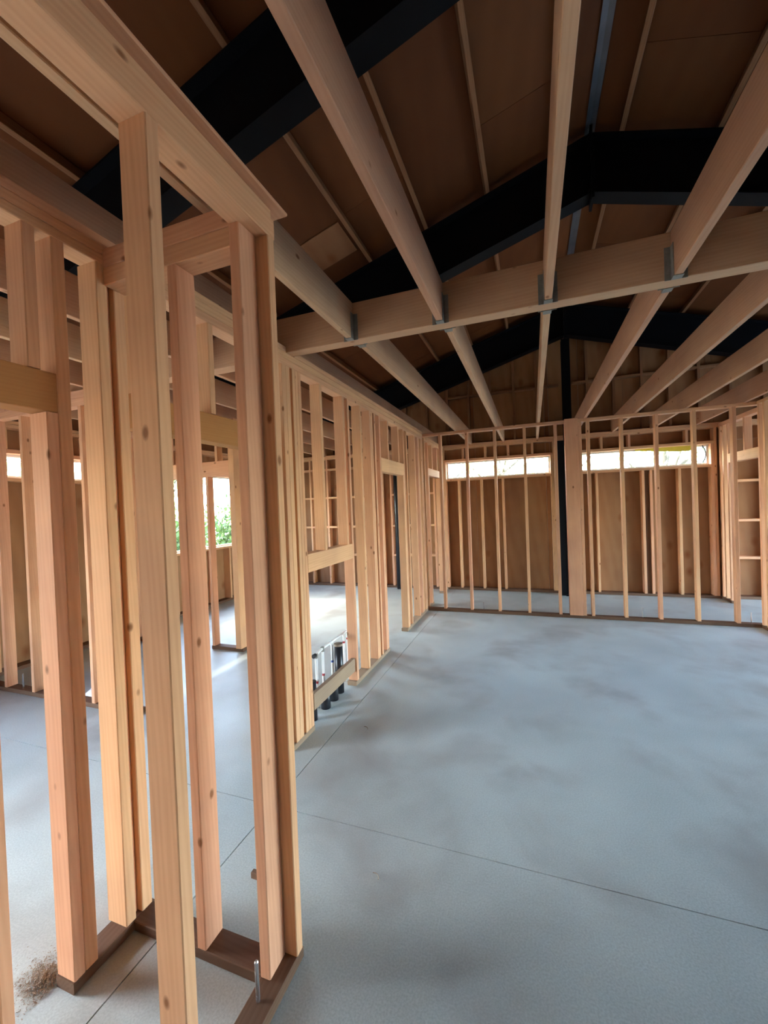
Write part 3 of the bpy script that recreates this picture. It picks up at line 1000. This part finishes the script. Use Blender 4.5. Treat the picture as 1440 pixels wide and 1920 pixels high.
# ---- trees outside the windows
def tree_meshes(seed, mat, leaves=34, low=0.0):
    r = random.Random(seed)
    lv, lf = [], []
    for c in range(26):
        a, el = r.uniform(0, 6.28), r.uniform(-0.5, 1.3)
        rad = r.uniform(0.3, 1.5)
        cx, cy, cz = math.cos(a) * rad, math.sin(a) * rad, 3.0 - low + math.sin(el) * 1.9 * (1 - low * 0.25) + r.uniform(-1.0, 0.6)
        for q in range(leaves):
            p = Vector((r.gauss(cx, 0.42), r.gauss(cy, 0.42), r.gauss(cz, 0.36)))
            s = r.uniform(0.07, 0.15)
            e = Euler((r.uniform(0, 6), r.uniform(0, 6), r.uniform(0, 6)))
            k = len(lv)
            for t in ((-s, 0, 0), (0, -s * 0.5, 0.01), (s, 0, 0), (0, s * 0.5, 0.01)):
                v = Vector(t); v.rotate(e)
                lv.append(tuple(p + v))
            lf.append((k, k + 1, k + 2, k + 3))
    cm_ = D.meshes.new('crown'); cm_.from_pydata(lv, [], lf); cm_.materials.append(M[mat])
    tv, tf_ = tube([(0, 0, -0.3), (0.05, 0, 1.2), (-0.03, 0.06, 2.6), (0.04, 0, 3.9)], [0.16, 0.12, 0.09, 0.03], 9)
    for b in range(5):
        a = b * 1.3
        v2, f2 = tube([(0, 0, 1.7 + 0.3 * b), (math.cos(a) * 0.6, math.sin(a) * 0.6, 2.2 + 0.3 * b), (math.cos(a) * 1.2, math.sin(a) * 1.2, 2.9 + 0.25 * b)], [0.05, 0.035, 0.012], 6)
        k = len(tv)
        tv = tv + v2
        tf_ = tf_ + [tuple(k + i for i in f) for f in f2]
    tm_ = D.meshes.new('trunk'); tm_.from_pydata([tuple(v) for v in tv], [], tf_); tm_.materials.append(M['bark'])
    return cm_, tm_


kinds = [tree_meshes(11, 'leafA'), tree_meshes(12, 'leafB'), tree_meshes(13, 'leafA'), tree_meshes(14, 'leafA', 75), tree_meshes(15, 'leafB', 75)]
spots = [(-4.9, 12.5, 0.9, 'behind the far left window corner'), (-0.9, 12.9, 0.9, 'behind the left back window'), (3.3, 12.6, 0.9, 'behind the right back window'),
         (1.2, 17.6, 1.1, 'far behind the back windows'), (-3.6, 18.0, 1.1, 'far behind the back left corner'), (7.6, 16.0, 1.1, 'far behind the back right corner'),
         (-13.5, 1.0, 1.0, 'far outside the left wall'), (-14.0, 6.6, 1.0, 'far outside the tall left window'), (-13.0, 12.0, 1.0, 'far outside the back left corner')]
for i, (x, y, s, where) in enumerate(spots):
    cm_, tm_ = kinds[i % 3] if x > -8 else kinds[3 + i % 2]
    t = root('leafy_tree', (x, y, -0.22), 'leafy tree standing ' + where, 'tree', 'trees outside the windows')
    for nm, me in (('crown', cm_), ('trunk', tm_)):
        o = D.objects.new(nm, me)
        C.objects.link(o)
        o.parent = t
        o.scale = (s, s, s)
        o.rotation_euler = (0, 0, i * 1.1)

shrub = tree_meshes(21, 'leafC', 130, 1.9)
for i, (x, y, k, where) in enumerate(((-8.9, 4.6, 0.75, 'outside the high left window'), (-9.1, 8.0, 0.75, 'outside the tall left window, nearer the room'), (-9.0, 11.4, 0.75, 'outside the tall left window, further back'))):
    t = root('leafy_shrub', (x, y, -0.22), 'dark green leafy shrub ' + where, 'shrub', 'shrubs outside the left wall')
    for nm, me in (('foliage', shrub[0]), ('stem', shrub[1])):
        o = D.objects.new(nm, me)
        C.objects.link(o)
        o.parent = t
        o.scale = (k, k, k) if nm == 'foliage' else (k, k, k * 0.55)
        o.rotation_euler = (0, 0, i * 1.7)
